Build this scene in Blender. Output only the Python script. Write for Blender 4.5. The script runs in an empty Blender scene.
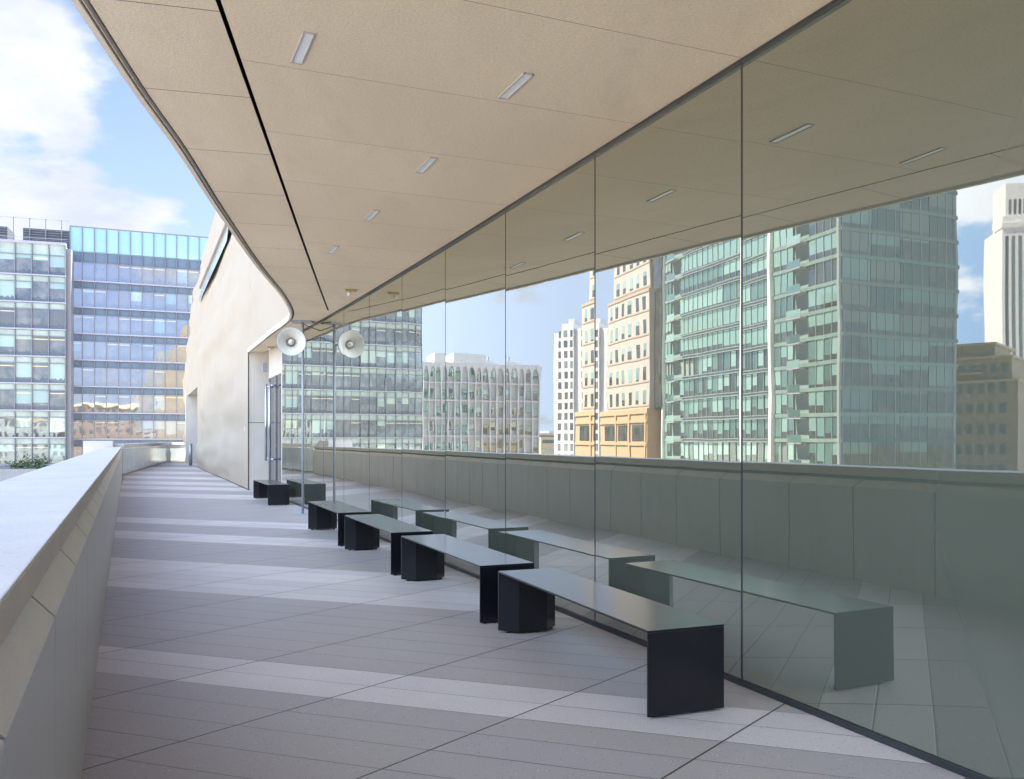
import bpy, bmesh, math, random
from mathutils import Vector, noise
random.seed(7)
R = math.radians
scene = bpy.context.scene
COL = scene.collection

# ------------------------------------------------------------------ camera, sky, sun, exposure
F, CX, HY, H = 880.0, 512.0, 440.0, 1.4            # focal length (px), centre column, horizon row, eye height (m)
cam = bpy.data.objects.new('camera', bpy.data.cameras.new('camera')); COL.objects.link(cam)
cam.location = (0, 0, H); cam.rotation_euler = (R(90), 0, 0)
cam.data.sensor_width = 36; cam.data.lens = F / 1024 * 36
cam.data.shift_y = (HY - 389.5) / 1024
cam.data.clip_start = .05; cam.data.clip_end = 6000
scene.camera = cam

SUN_AZ, SUN_EL = 40.0, 52.0                          # azimuth counted from +X towards +Y
w = bpy.data.worlds.new('World'); scene.world = w; w.use_nodes = True
sd = Vector((math.cos(R(SUN_EL)) * math.cos(R(SUN_AZ)), math.cos(R(SUN_EL)) * math.sin(R(SUN_AZ)), math.sin(R(SUN_EL))))
sl = bpy.data.lights.new('sun', 'SUN'); sl.energy = 5.0; sl.angle = R(.5); sl.color = (1, .93, .83)
so = bpy.data.objects.new('sun', sl); COL.objects.link(so)
so.rotation_euler = sd.to_track_quat('Z', 'Y').to_euler()
so.location = (0, 0, 60)
vs = scene.view_settings
vs.view_transform = 'Standard'; vs.look = 'None'; vs.exposure = 2.28; vs.gamma = 1; vs.use_curve_mapping = False
scene.cycles.max_bounces = 10; scene.cycles.glossy_bounces = 6; scene.cycles.diffuse_bounces = 6
scene.cycles.sample_clamp_indirect = 8


class NT:
    """Small helper round a node tree."""
    def __init__(s, tree):
        s.t = tree; s.n = tree.nodes; s.l = tree.links; s.n.clear()
    def add(s, kind, **kw):
        nd = s.n.new(kind)
        for k, v in kw.items():
            setattr(nd, k, v)
        return nd
    def put(s, sock, v):
        if isinstance(v, bpy.types.NodeSocket): s.l.new(v, sock)
        elif v is not None:
            if hasattr(sock.default_value, '__len__') and isinstance(v, (tuple, list)) and len(sock.default_value) == 4 and len(v) == 3: v = (*v, 1)
            sock.default_value = v
    def math(s, op, a, b=None, c=None, clamp=False):
        nd = s.add('ShaderNodeMath', operation=op); nd.use_clamp = clamp
        for i, v in enumerate((a, b, c)):
            if v is not None: s.put(nd.inputs[i], v)
        return nd.outputs[0]
    def dot(s, a, vec):
        nd = s.add('ShaderNodeVectorMath', operation='DOT_PRODUCT'); s.put(nd.inputs[0], a); nd.inputs[1].default_value = vec
        return nd.outputs['Value']
    def vmath(s, op, a, b=None):
        nd = s.add('ShaderNodeVectorMath', operation=op); s.put(nd.inputs[0], a)
        if b is not None: s.put(nd.inputs[1], b)
        return nd.outputs[0]
    def mix(s, fac, a, b, blend='MIX'):
        nd = s.add('ShaderNodeMix', data_type='RGBA', blend_type=blend)
        s.put(nd.inputs[0], fac); s.put(nd.inputs[6], a); s.put(nd.inputs[7], b)
        return nd.outputs[2]
    def noise(s, vec, scale, detail=3, rough=.55, out=0):
        nd = s.add('ShaderNodeTexNoise'); s.put(nd.inputs['Vector'], vec)
        nd.inputs['Scale'].default_value = scale; nd.inputs['Detail'].default_value = detail; nd.inputs['Roughness'].default_value = rough
        return nd.outputs[out]
    def ramp(s, fac, stops, interp='LINEAR'):
        nd = s.add('ShaderNodeValToRGB'); cr = nd.color_ramp; cr.interpolation = interp
        while len(cr.elements) < len(stops): cr.elements.new(.5)
        for e, (p, c) in zip(cr.elements, stops):
            e.position = p; e.color = (c, c, c, 1) if not isinstance(c, tuple) else (*c, 1)
        s.put(nd.inputs[0], fac)
        return nd.outputs[0]
    def remap(s, v, a, b, c=0., d=1., smooth=False):
        nd = s.add('ShaderNodeMapRange'); nd.clamp = True
        if smooth: nd.interpolation_type = 'SMOOTHSTEP'
        s.put(nd.inputs[0], v)
        for i, x in enumerate((a, b, c, d)): s.put(nd.inputs[i + 1], x)
        return nd.outputs[0]
    def comb(s, x, y, z):
        nd = s.add('ShaderNodeCombineXYZ')
        for i, v in enumerate((x, y, z)): s.put(nd.inputs[i], v)
        return nd.outputs[0]
    def sep(s, v):
        nd = s.add('ShaderNodeSeparateXYZ'); s.put(nd.inputs[0], v); return nd.outputs
    def coord(s, which='Object'):
        return s.add('ShaderNodeTexCoord').outputs[which]
    def bump(s, h, strength, dist):
        nd = s.add('ShaderNodeBump'); s.put(nd.inputs['Height'], h)
        nd.inputs['Strength'].default_value = strength; nd.inputs['Distance'].default_value = dist
        return nd.outputs[0]


# the sky: Nishita with white cumulus mixed in by view direction
t = NT(w.node_tree)
sky = t.add('ShaderNodeTexSky', sky_type='NISHITA'); sky.sun_disc = False
sky.sun_elevation = R(SUN_EL); sky.sun_rotation = R(90 - SUN_AZ); sky.altitude = 50
sky.air_density = 1.0; sky.dust_density = .4; sky.ozone_density = 3.0
dirv = t.coord('Generated')
x_, y_, z_ = t.sep(dirv)
zz = t.math('ADD', t.math('MAXIMUM', z_, 0.0), .22)
pl = t.comb(t.math('DIVIDE', x_, zz), t.math('DIVIDE', y_, zz), 0.0)
pl = t.vmath('ADD', pl, (3.1, 1.7, 0.0))
n1 = t.noise(pl, 2.1, 10, .54)
def blob(az, el, r0, r1):
    d = (math.cos(R(az)) * math.cos(R(el)), math.sin(R(az)) * math.cos(R(el)), math.sin(R(el)))
    return t.remap(t.dot(dirv, d), math.cos(R(r1)), math.cos(R(r0)), 0, 1, True)
place = t.math('MULTIPLY', blob(122, 17, 2, 11), .26)
place = t.math('MAXIMUM', place, t.math('MULTIPLY', blob(114, 12.5, .3, 5), .16))
place = t.math('MAXIMUM', place, t.math('MULTIPLY', blob(164, 14, 1, 9), .13))
place = t.math('SUBTRACT', place, t.math('MULTIPLY', blob(150, 14, 2, 10), .10))
place = t.math('SUBTRACT', place, t.math('MULTIPLY', blob(112, 17, 1, 5), .10))
dens = t.remap(t.math('ADD', n1, place), .57, .68, 0, 1, True)
shade = t.noise(pl, 3.0, 5, .6)
fill_bank = t.math('MULTIPLY', blob(225, 30, 22, 62), .55)      # unseen cloud added behind and left of the viewpoint to brighten the terrace
dens = t.math('MAXIMUM', dens, t.remap(t.math('ADD', n1, fill_bank), .62, .82, 0, 1, True))
ccol = t.mix(t.remap(shade, .35, .65), (2.75, 2.9, 3.5), (3.8, 3.85, 4.1))
bright = blob(166, 10, 5, 26)                            # the sky round to the left is brighter, and so are its clouds
ccol = t.mix(bright, ccol, (13, 13.5, 15))
ccol = t.mix(t.remap(fill_bank, .05, .5), ccol, (12.3, 15.9, 22.5))
clear = t.mix(1.0, sky.outputs[0], (1.0, .86, 1.04), 'MULTIPLY')   # a clear, slightly violet blue
veil = t.math('MULTIPLY', t.remap(z_, 0.0, .42, 1, 0, True), .72)   # thin bright haze towards the horizon
skyc = t.mix(veil, clear, (1.9, 2.5, 3.9))
skyc = t.mix(t.math('MULTIPLY', blob(138, 5, 6, 20), .9), skyc, (3.9, 4.9, 7.0))
skyc = t.mix(t.math('MULTIPLY', bright, .92), skyc, (4.8, 7.6, 12.6))
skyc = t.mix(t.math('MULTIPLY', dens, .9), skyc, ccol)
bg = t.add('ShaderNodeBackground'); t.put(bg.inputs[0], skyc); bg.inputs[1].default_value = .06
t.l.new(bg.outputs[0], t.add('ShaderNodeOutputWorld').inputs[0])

# ------------------------------------------------------------------ plan geometry of the place
D = Vector((-.426, 1.0, 0)).normalized()               # along the terrace, away from the eye
N = Vector((D.y, -D.x, 0))                             # across it, towards the glass
GLASS = 3.45                                           # where each long line crosses Y = 0
JAMB_Y = 24.6
def line(x0, y, z=0.0): return Vector((x0 - .426 * y, y, z))
def pline(x0, y, z=0.0): return Vector((x0 - .4375 * y, y, z))   # the parapet opens out very slightly
DP = Vector((-.4375, 1.0, 0)).normalized(); NP = Vector((DP.y, -DP.x, 0))
def zc(y): return 3.56 + .0011 * max(0.0, y - 8) ** 2  # the soffit lifts slightly at its far end
def on_z(px, py, z):
    y = F * (H - z) / (py - HY); return Vector(((px - CX) / F * y, y, z))
def on_soffit(px, py):
    z = 3.56
    for _ in range(12): z = zc(on_z(px, py, z).y)
    return on_z(px, py, z)
def mirror(p):
    p = Vector(p); c = GLASS * N.x
    return p - 2 * (p.dot(N) - c) * N
def seen_in_glass(px, depth):                          # ground point of a building that the glass shows in this column
    q = mirror(((px - CX) / F * depth, depth, 0)); return Vector((q.x, q.y, 0))
GROUND = -16.0

# ------------------------------------------------------------------ materials
def mat(name):
    m = bpy.data.materials.new(name); m.use_nodes = True
    k = NT(m.node_tree); out = k.add('ShaderNodeOutputMaterial')
    return m, k, out
def principled(k, out, base, rough=.5, metal=0., spec=.5, normal=None, **kw):
    b = k.add('ShaderNodeBsdfPrincipled')
    k.put(b.inputs['Base Color'], base); k.put(b.inputs['Roughness'], rough); k.put(b.inputs['Metallic'], metal)
    k.put(b.inputs['Specular IOR Level'], spec)
    if normal is not None: k.put(b.inputs['Normal'], normal)
    k.l.new(b.outputs[0], out.inputs[0]); return b
def plain(name, c, rough=.5, metal=0., var=.12, scale=6., bumpd=0., spec=.5, fine=0., streak=0., pits=0.):
    m, k, out = mat(name)
    co = k.coord('Object')
    nz = k.noise(co, scale, 5, .6)
    lo = tuple(x * (1 - var) for x in c); hi = tuple(min(1, x * (1 + var)) for x in c)
    base = k.mix(k.remap(nz, .3, .7), lo, hi)
    nrm = None
    if streak:                                         # rain streaks running down the face
        sx = k.noise(k.vmath('MULTIPLY', co, (7, 7, .35)), 1.6, 4, .6)
        base = k.mix(k.remap(sx, .42, .75, 0, streak), base, tuple(x * .55 for x in c))
    if pits:                                           # small air holes
        vo = k.add('ShaderNodeTexVoronoi'); k.put(vo.inputs['Vector'], co); vo.inputs['Scale'].default_value = 38
        hole = k.math('MULTIPLY', k.math('LESS_THAN', vo.outputs['Distance'], .13), k.math('GREATER_THAN', k.sep(vo.outputs['Color'])[0], .6))
        base = k.mix(k.math('MULTIPLY', hole, pits), base, tuple(x * .35 for x in c))
        st = k.noise(co, 1.3, 6, .7); base = k.mix(k.remap(st, .5, .75, 0, pits * .5), base, tuple(x * .62 for x in c))
    if fine:
        g = k.noise(co, scale * 40, 2, .7)
        base = k.mix(fine, base, k.mix(k.remap(g, .3, .7), (0, 0, 0), (1, 1, 1)), 'OVERLAY')
    if bumpd: nrm = k.bump(k.noise(co, scale * 12, 4, .65), .6, bumpd)
    principled(k, out, base, k.remap(nz, .2, .8, rough * .85, min(1, rough * 1.15)), metal, spec, nrm)
    return m

M = {}
M['stone_cap'] = plain('cap stone', (.62, .59, .55), .55, var=.10, scale=2.2, bumpd=.002, fine=.12, pits=.45)
M['fascia'] = plain('warm precast stone', (.50, .43, .34), .6, var=.10, scale=3, bumpd=.001, fine=.08)
M['lip'] = plain('cream edge stone', (.74, .63, .49), .6, var=.06, scale=3)
M['bevel'] = plain('pale precast stone', (.58, .53, .44), .55, var=.08, scale=3, bumpd=.001, fine=.06, pits=.3)
M['panel'] = plain('grey parapet panel', (.46, .44, .41), .42, var=.07, scale=1.2, bumpd=.0004, streak=.12)
M['joint'] = plain('dark joint', (.03, .03, .028), .7)
M['slot'] = plain('black slot lining', (.012, .012, .012), .6)
M['steel'] = plain('galvanised steel', (.34, .35, .37), .6, .2, var=.08, scale=8)
M['chrome'] = plain('brushed steel', (.55, .56, .58), .25, .9, var=.06, scale=20)
M['horn'] = plain('cream horn paint', (.70, .67, .58), .35, var=.05, scale=3)
M['horn_dark'] = plain('grey horn throat', (.36, .34, .28), .45)
M['amber'] = plain('amber bracket', (.42, .31, .12), .35, var=.1)
M['white'] = plain('white enamel', (.78, .77, .74), .4, var=.04)
M['diffuser'] = plain('frosted diffuser', (.74, .75, .75), .3, var=.04)
M['lamp_frame'] = plain('light grey lamp frame', (.45, .43, .39), .45)
M['channel'] = plain('dark glazing channel', (.045, .05, .05), .4, .3)
M['cable'] = plain('black cable', (.03, .03, .03), .6)
M['door_wall'] = plain('cream wall panel', (.62, .56, .46), .5, var=.05, scale=2)
M['dark_glass'] = plain('dark door glass', (.03, .035, .04), .08, spec=.9)
M['bollard'] = plain('grey green metal', (.32, .36, .34), .4, .3)

def steel_dark():
    m, k, out = mat('blackened steel plate')
    co = k.coord('Object')
    a = k.noise(co, 2.5, 6, .65); b = k.noise(k.vmath('MULTIPLY', co, (1, 3, 2)), 3, 3, .6)
    f = k.math('MULTIPLY', k.math('ADD', a, b), .5)
    base = k.mix(k.remap(f, .35, .65), (.005, .006, .0075), (.008, .009, .011))
    b = principled(k, out, base, .35, 0., .2)
    b.inputs['Coat Weight'].default_value = .8; b.inputs['Coat IOR'].default_value = 1.36
    k.put(b.inputs['Coat Roughness'], k.remap(f, .3, .7, .13, .18))
    return m
M['bench'] = steel_dark()

def soffit_mat(name, axis, offset, pitch, jw, jc):
    m, k, out = mat(name)
    co = k.coord('Object')
    v = k.math('DIVIDE', k.math('SUBTRACT', k.dot(co, axis), offset), pitch)
    fr = k.math('FRACT', v)
    dist = k.math('MULTIPLY', k.math('MINIMUM', fr, k.math('SUBTRACT', 1.0, fr)), pitch)
    jm = k.math('LESS_THAN', dist, jw)
    idx = k.math('FLOOR', k.math('ADD', v, 0.0))
    wn = k.add('ShaderNodeTexWhiteNoise', noise_dimensions='1D'); k.put(wn.inputs['W'], idx)
    big = k.noise(k.vmath('MULTIPLY', co, (1, .5, 1)), .9, 5, .6)
    fine = k.noise(co, 64, 4, .75)
    pit = k.noise(co, 160, 2, .6)
    base = k.mix(k.remap(big, .3, .7), (.72, .59, .425), (.83, .69, .515))
    base = k.mix(k.math('MULTIPLY', wn.outputs[0], .10), base, (.50, .43, .34))
    wm = k.noise(k.vmath('MULTIPLY', co, (1.2, .5, 1)), 1.7, 6, .7)
    base = k.mix(k.remap(wm, .52, .72, 0, .30), base, (.50, .40, .28))
    base = k.mix(k.remap(fine, .38, .66, 0, .52), base, (.50, .40, .28))
    base = k.mix(jm, base, jc)
    h = k.math('SUBTRACT', k.math('ADD', k.math('MULTIPLY', fine, .5), k.math('MULTIPLY', pit, .5)), k.math('MULTIPLY', jm, 1.0))
    principled(k, out, base, .8, 0, .25, k.bump(h, .7, .0045))
    return m
DL = Vector((-.25, 1.0, 0)).normalized()
M['soffit'] = soffit_mat('cast soffit panel', tuple(D), 5.2 - 5.52, 1.133, .003, (.33, .28, .21))
M['soffit_edge'] = soffit_mat('cast soffit edge panel', tuple(DL), 4.66 - 5.82, 1.125, .004, (.16, .14, .11))

def facade_mat():
    m, k, out = mat('rippled cream fibre concrete')
    co = k.coord('Object')
    a = k.noise(k.vmath('MULTIPLY', co, (.35, .35, .8)), 1.1, 6, .6); f = k.noise(co, 30, 3, .6)
    base = k.mix(k.remap(a, .3, .7), (.385, .312, .226), (.42, .345, .255))
    base = k.mix(k.remap(f, .3, .7, 0, .12), base, (.5, .43, .34))
    principled(k, out, base, .65, 0, .3, k.bump(f, .3, .004))
    return m
M['facade'] = facade_mat()

def paving():
    m, k, out = mat('terrazzo paving strips')
    co = k.coord('Object')
    K0, PIT, R0, RP = 3.076, .277, -1.79, .983
    q = k.dot(co, (.330, .944, 0)); r = k.dot(co, (.781, -.625, 0))
    qi = k.math('DIVIDE', k.math('SUBTRACT', q, K0), PIT); ri = k.math('DIVIDE', k.math('SUBTRACT', r, R0), RP)
    qf = k.math('FRACT', qi); rf = k.math('FRACT', ri)
    qd = k.math('MULTIPLY', k.math('MINIMUM', qf, k.math('SUBTRACT', 1.0, qf)), PIT)
    rd = k.math('MULTIPLY', k.math('MINIMUM', rf, k.math('SUBTRACT', 1.0, rf)), RP)
    qk = k.math('FLOOR', qi); rk = k.math('FLOOR', ri)
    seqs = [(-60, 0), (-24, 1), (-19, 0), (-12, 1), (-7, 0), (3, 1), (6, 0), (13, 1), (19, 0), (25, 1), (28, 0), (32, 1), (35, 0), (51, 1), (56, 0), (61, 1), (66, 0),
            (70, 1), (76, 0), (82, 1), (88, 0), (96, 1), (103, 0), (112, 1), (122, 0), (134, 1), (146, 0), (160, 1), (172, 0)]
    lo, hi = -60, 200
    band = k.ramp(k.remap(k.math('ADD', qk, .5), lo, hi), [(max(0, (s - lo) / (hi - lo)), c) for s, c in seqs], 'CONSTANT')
    wn = k.add('ShaderNodeTexWhiteNoise', noise_dimensions='2D'); k.put(wn.inputs['Vector'], k.comb(qk, rk, 0.0))
    wv = wn.outputs['Value']
    big = k.noise(co, .8, 5, .6); grain = k.noise(co, 90, 3, .7)
    vor = k.add('ShaderNodeTexVoronoi'); k.put(vor.inputs['Vector'], co); vor.inputs['Scale'].default_value = 55
    spk = k.math('LESS_THAN', vor.outputs['Distance'], .17)
    vsep = k.sep(vor.outputs['Color'])
    spk_d = k.math('MULTIPLY', spk, k.math('GREATER_THAN', vsep[0], .68)); spk_l = k.math('MULTIPLY', spk, k.math('LESS_THAN', vsep[0], .10))
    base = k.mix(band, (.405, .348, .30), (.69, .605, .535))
    base = k.mix(k.math('MULTIPLY', wv, .30), base, (.37, .335, .315))
    base = k.mix(k.remap(big, .35, .7, 0, .22), base, (.26, .235, .225))
    base = k.mix(k.remap(grain, .3, .75, 0, .34), base, (.20, .185, .18))
    base = k.mix(k.math('MULTIPLY', spk_d, .75), base, (.07, .065, .06))
    base = k.mix(k.math('MULTIPLY', spk_l, .7), base, (.75, .73, .70))
    ja = k.math('LESS_THAN', qd, .0026); jb = k.math('LESS_THAN', rd, .0048)
    jj = k.math('MAXIMUM', k.math('MULTIPLY', ja, k.remap(wv, 0, 1, .55, 1.)), jb)
    base = k.mix(jj, base, (.045, .038, .03))
    edge = k.remap(k.math('MINIMUM', qd, rd), .003, .009)
    hgt = k.math('ADD', k.math('MULTIPLY', edge, 1.0), k.math('MULTIPLY', grain, .12))
    b = principled(k, out, base, k.math('ADD', .42, k.math('MULTIPLY', grain, .25)), 0, .5, k.bump(hgt, .5, .003))
    return m
M['paving'] = paving()

def coated_glass():
    """Opaque coated glazing: a mirror that strengthens at grazing angles over a grey-green body."""
    m, k, out = mat('coated facade glass')
    lw = k.add('ShaderNodeLayerWeight'); lw.inputs[0].default_value = .5
    f5 = k.math('POWER', lw.outputs['Facing'], 1.3)
    fac = k.math('ADD', .10, k.math('MULTIPLY', f5, .86), clamp=True)
    co = k.coord('Object')
    nz = k.noise(co, .9, 3, .5)
    base = k.mix(k.remap(nz, .3, .7), (.092, .104, .074), (.102, .114, .082))
    df = k.add('ShaderNodeBsdfDiffuse'); k.put(df.inputs[0], base)
    gl = k.add('ShaderNodeBsdfGlossy'); gl.inputs[0].default_value = (.97, .96, .88, 1); gl.inputs['Roughness'].default_value = .0
    wob = k.noise(k.vmath('MULTIPLY', co, (1, 1, .6)), 1.6, 2, .5)
    k.put(gl.inputs['Normal'], k.bump(wob, .5, .0012))
    mx = k.add('ShaderNodeMixShader'); k.put(mx.inputs[0], fac); k.l.new(df.outputs[0], mx.inputs[1]); k.l.new(gl.outputs[0], mx.inputs[2])
    k.l.new(mx.outputs[0], out.inputs[0])
    return m
M['coated'] = coated_glass()

def building_glass(name, cols, refl=.28, wob=.004, tint=(.9, .97, 1.0), blinds=.5, body=1., strip=False, lift=2.4, dim=1.):
    """Window glass: what stands behind it (blind, dark room, lit ceiling edge) under a reflective skin."""
    m, k, out = mat(name)
    oi = k.add('ShaderNodeObjectInfo').outputs['Random']
    co = k.coord('Object'); x, y, z = k.sep(co)
    r2 = k.math('FRACT', k.math('MULTIPLY', oi, 7.31)); r3 = k.math('FRACT', k.math('MULTIPLY', oi, 23.7))
    n = len(cols)
    c1 = k.ramp(oi, [(i / n, c) for i, c in enumerate(cols)], 'CONSTANT')
    dark = k.mix(k.remap(k.noise(k.vmath('ADD', co, k.comb(k.math('MULTIPLY', oi, 90), 0., 0.)), .8, 2, .5), .25, .75), tuple(dim * v for v in (.02, .024, .026)), tuple(dim * v for v in (.11, .10, .085)))
    lev = k.math('MULTIPLY', r2, lift)
    above = k.math('GREATER_THAN', z, lev)
    room = k.mix(k.math('MULTIPLY', above, k.math('LESS_THAN', r3, blinds)), dark, c1)
    if strip:                                          # a row of ceiling fittings and a desk-high clutter line behind the glass
        r4 = k.math('FRACT', k.math('MULTIPLY', oi, 51.3))
        s_ = k.math('MULTIPLY', k.math('LESS_THAN', k.math('ABSOLUTE', k.math('SUBTRACT', z, 1.98)), .06), k.math('LESS_THAN', r4, .4))
        room = k.mix(s_, room, (.75, .62, .30))
        clut = k.noise(k.vmath('ADD', k.vmath('MULTIPLY', co, (1., 1., .2)), k.comb(k.math('MULTIPLY', oi, 70), 0., 0.)), 3.0, 2, .6)
        room = k.mix(k.math('MULTIPLY', k.math('LESS_THAN', z, k.math('MULTIPLY', clut, .9)), .8), room, (.06, .055, .05))
    fold = k.add('ShaderNodeTexWave'); k.put(fold.inputs[0], co); fold.inputs['Scale'].default_value = 1.6; fold.inputs['Distortion'].default_value = 1.5
    room = k.mix(k.math('MULTIPLY', fold.outputs[1], .07), room, (.03, .035, .035))
    df = k.add('ShaderNodeBsdfDiffuse'); k.put(df.inputs[0], k.mix(body, (0, 0, 0), room))
    gl = k.add('ShaderNodeBsdfGlossy'); gl.inputs[0].default_value = (*tint, 1); gl.inputs['Roughness'].default_value = .02
    wco = k.vmath('ADD', co, k.comb(k.math('MULTIPLY', oi, 50), k.math('MULTIPLY', r2, 40), 0.))
    k.put(gl.inputs['Normal'], k.bump(k.noise(wco, .45, 1, .5), .5, wob * 4))
    lw = k.add('ShaderNodeLayerWeight'); lw.inputs[0].default_value = .5
    fac = k.math('ADD', refl, k.math('MULTIPLY', k.math('POWER', lw.outputs['Facing'], 5.0), 1 - refl))
    mx = k.add('ShaderNodeMixShader'); k.put(mx.inputs[0], fac); k.l.new(df.outputs[0], mx.inputs[1]); k.l.new(gl.outputs[0], mx.inputs[2])
    k.l.new(mx.outputs[0], out.inputs[0])
    return m
M['office_blue'] = building_glass('blue office glass', [(.20, .33, .36), (.06, .08, .09), (.42, .55, .50), (.16, .13, .10), (.30, .42, .44)], .52, .003, (.90, .97, 1.0), strip=True, dim=2.2)
M['office_green'] = building_glass('green office glass', [(.40, .52, .42), (.50, .60, .50), (.12, .10, .08), (.33, .45, .40), (.09, .10, .09)], .24, .004, (.86, .96, .95), .6, strip=True, dim=2.4)
M['spandrel_green'] = plain('pale green spandrel glass', (.40, .48, .43), .12, var=.2, scale=.5, spec=.8)
M['spandrel_blue'] = plain('slate blue spandrel glass', (.13, .18, .235), .12, var=.15, scale=.4, spec=.8)
M['crown_glass'] = building_glass('sky blue crown glass', [(.35, .62, .72), (.40, .68, .75)], .45, .002, (.8, .95, 1.0), 1., lift=0.)
M['mullion'] = plain('grey aluminium', (.20, .21, .23), .4, .3)
M['ledge'] = plain('lavender grey aluminium ledge', (.38, .38, .44), .4, .2)
M['pier'] = plain('grey pier cladding', (.22, .23, .25), .5)
M['louvre'] = plain('dark louvre', (.075, .08, .09), .55)
M['tower_glass'] = building_glass('green apartment glass', [(.20, .36, .32), (.32, .50, .45), (.13, .23, .21), (.26, .42, .38), (.09, .16, .15)], .36, .005, (.82, 1.0, .94), .96, lift=1.3)
M['tower_spandrel'] = plain('grey green spandrel glass', (.20, .28, .25), .15, var=.15, scale=.5, spec=.8)
M['tower_side_shade'] = building_glass('shaded green apartment glass', [(.10, .17, .14), (.14, .22, .18), (.05, .07, .06), (.13, .15, .11)], .08, .003, (.85, 1.0, .92), .8)  # side face's shade put into darker, duller glass colours
M['tower_slab'] = plain('grey green slab edge', (.26, .31, .29), .5)
M['tower_white'] = plain('white tower fin', (.72, .72, .69), .5)
M['tan'] = plain('tan precast', (.38, .345, .315), .7, var=.07, scale=.5)
M['tan_dark'] = plain('dark tan band', (.32, .27, .21), .7)  # darker tan for cornices, string courses and the window hood
M['ochre'] = plain('ochre stone', (.40, .29, .18), .7, var=.06, scale=.4)
M['teal_window'] = building_glass('teal window glass', [(.24, .40, .40), (.30, .46, .45), (.20, .32, .33)], .30, .002, (.85, 1., 1.), 1.)
M['dark_window'] = building_glass('dark window glass', [(.05, .06, .06), (.10, .09, .07), (.16, .2, .2)], .22, .003, (.9, 1, 1), .6)
M['white_wall'] = plain('white render', (.50, .50, .51), .6, var=.06, scale=.3)
M['bright_wall'] = plain('bright white cladding', (.76, .76, .75), .5, var=.04, scale=.3)
M['grey_wall'] = plain('grey render', (.40, .41, .43), .6)
M['sand'] = plain('sand stone', (.43, .35, .23), .7, var=.08, scale=.4)
M['sand_light'] = plain('light sand cornice', (.58, .47, .30), .7)
M['pale_wall'] = plain('pale grey wall', (.44, .48, .50), .5, var=.1, scale=.5)
M['frame_white'] = plain('white lavender frame', (.60, .61, .66), .4)
M['brick'] = plain('brown brick', (.17, .125, .10), .8, var=.2, scale=.6)
M['asphalt'] = plain('pale city ground', (.42, .40, .365), .85, var=.3, scale=.02)
M['leaf'] = plain('leaf green', (.07, .13, .035), .6, var=.4, scale=3)
M['pale_glass'] = plain('pale balustrade glass', (.50, .57, .57), .10, var=.08, scale=1., spec=.8)

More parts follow.
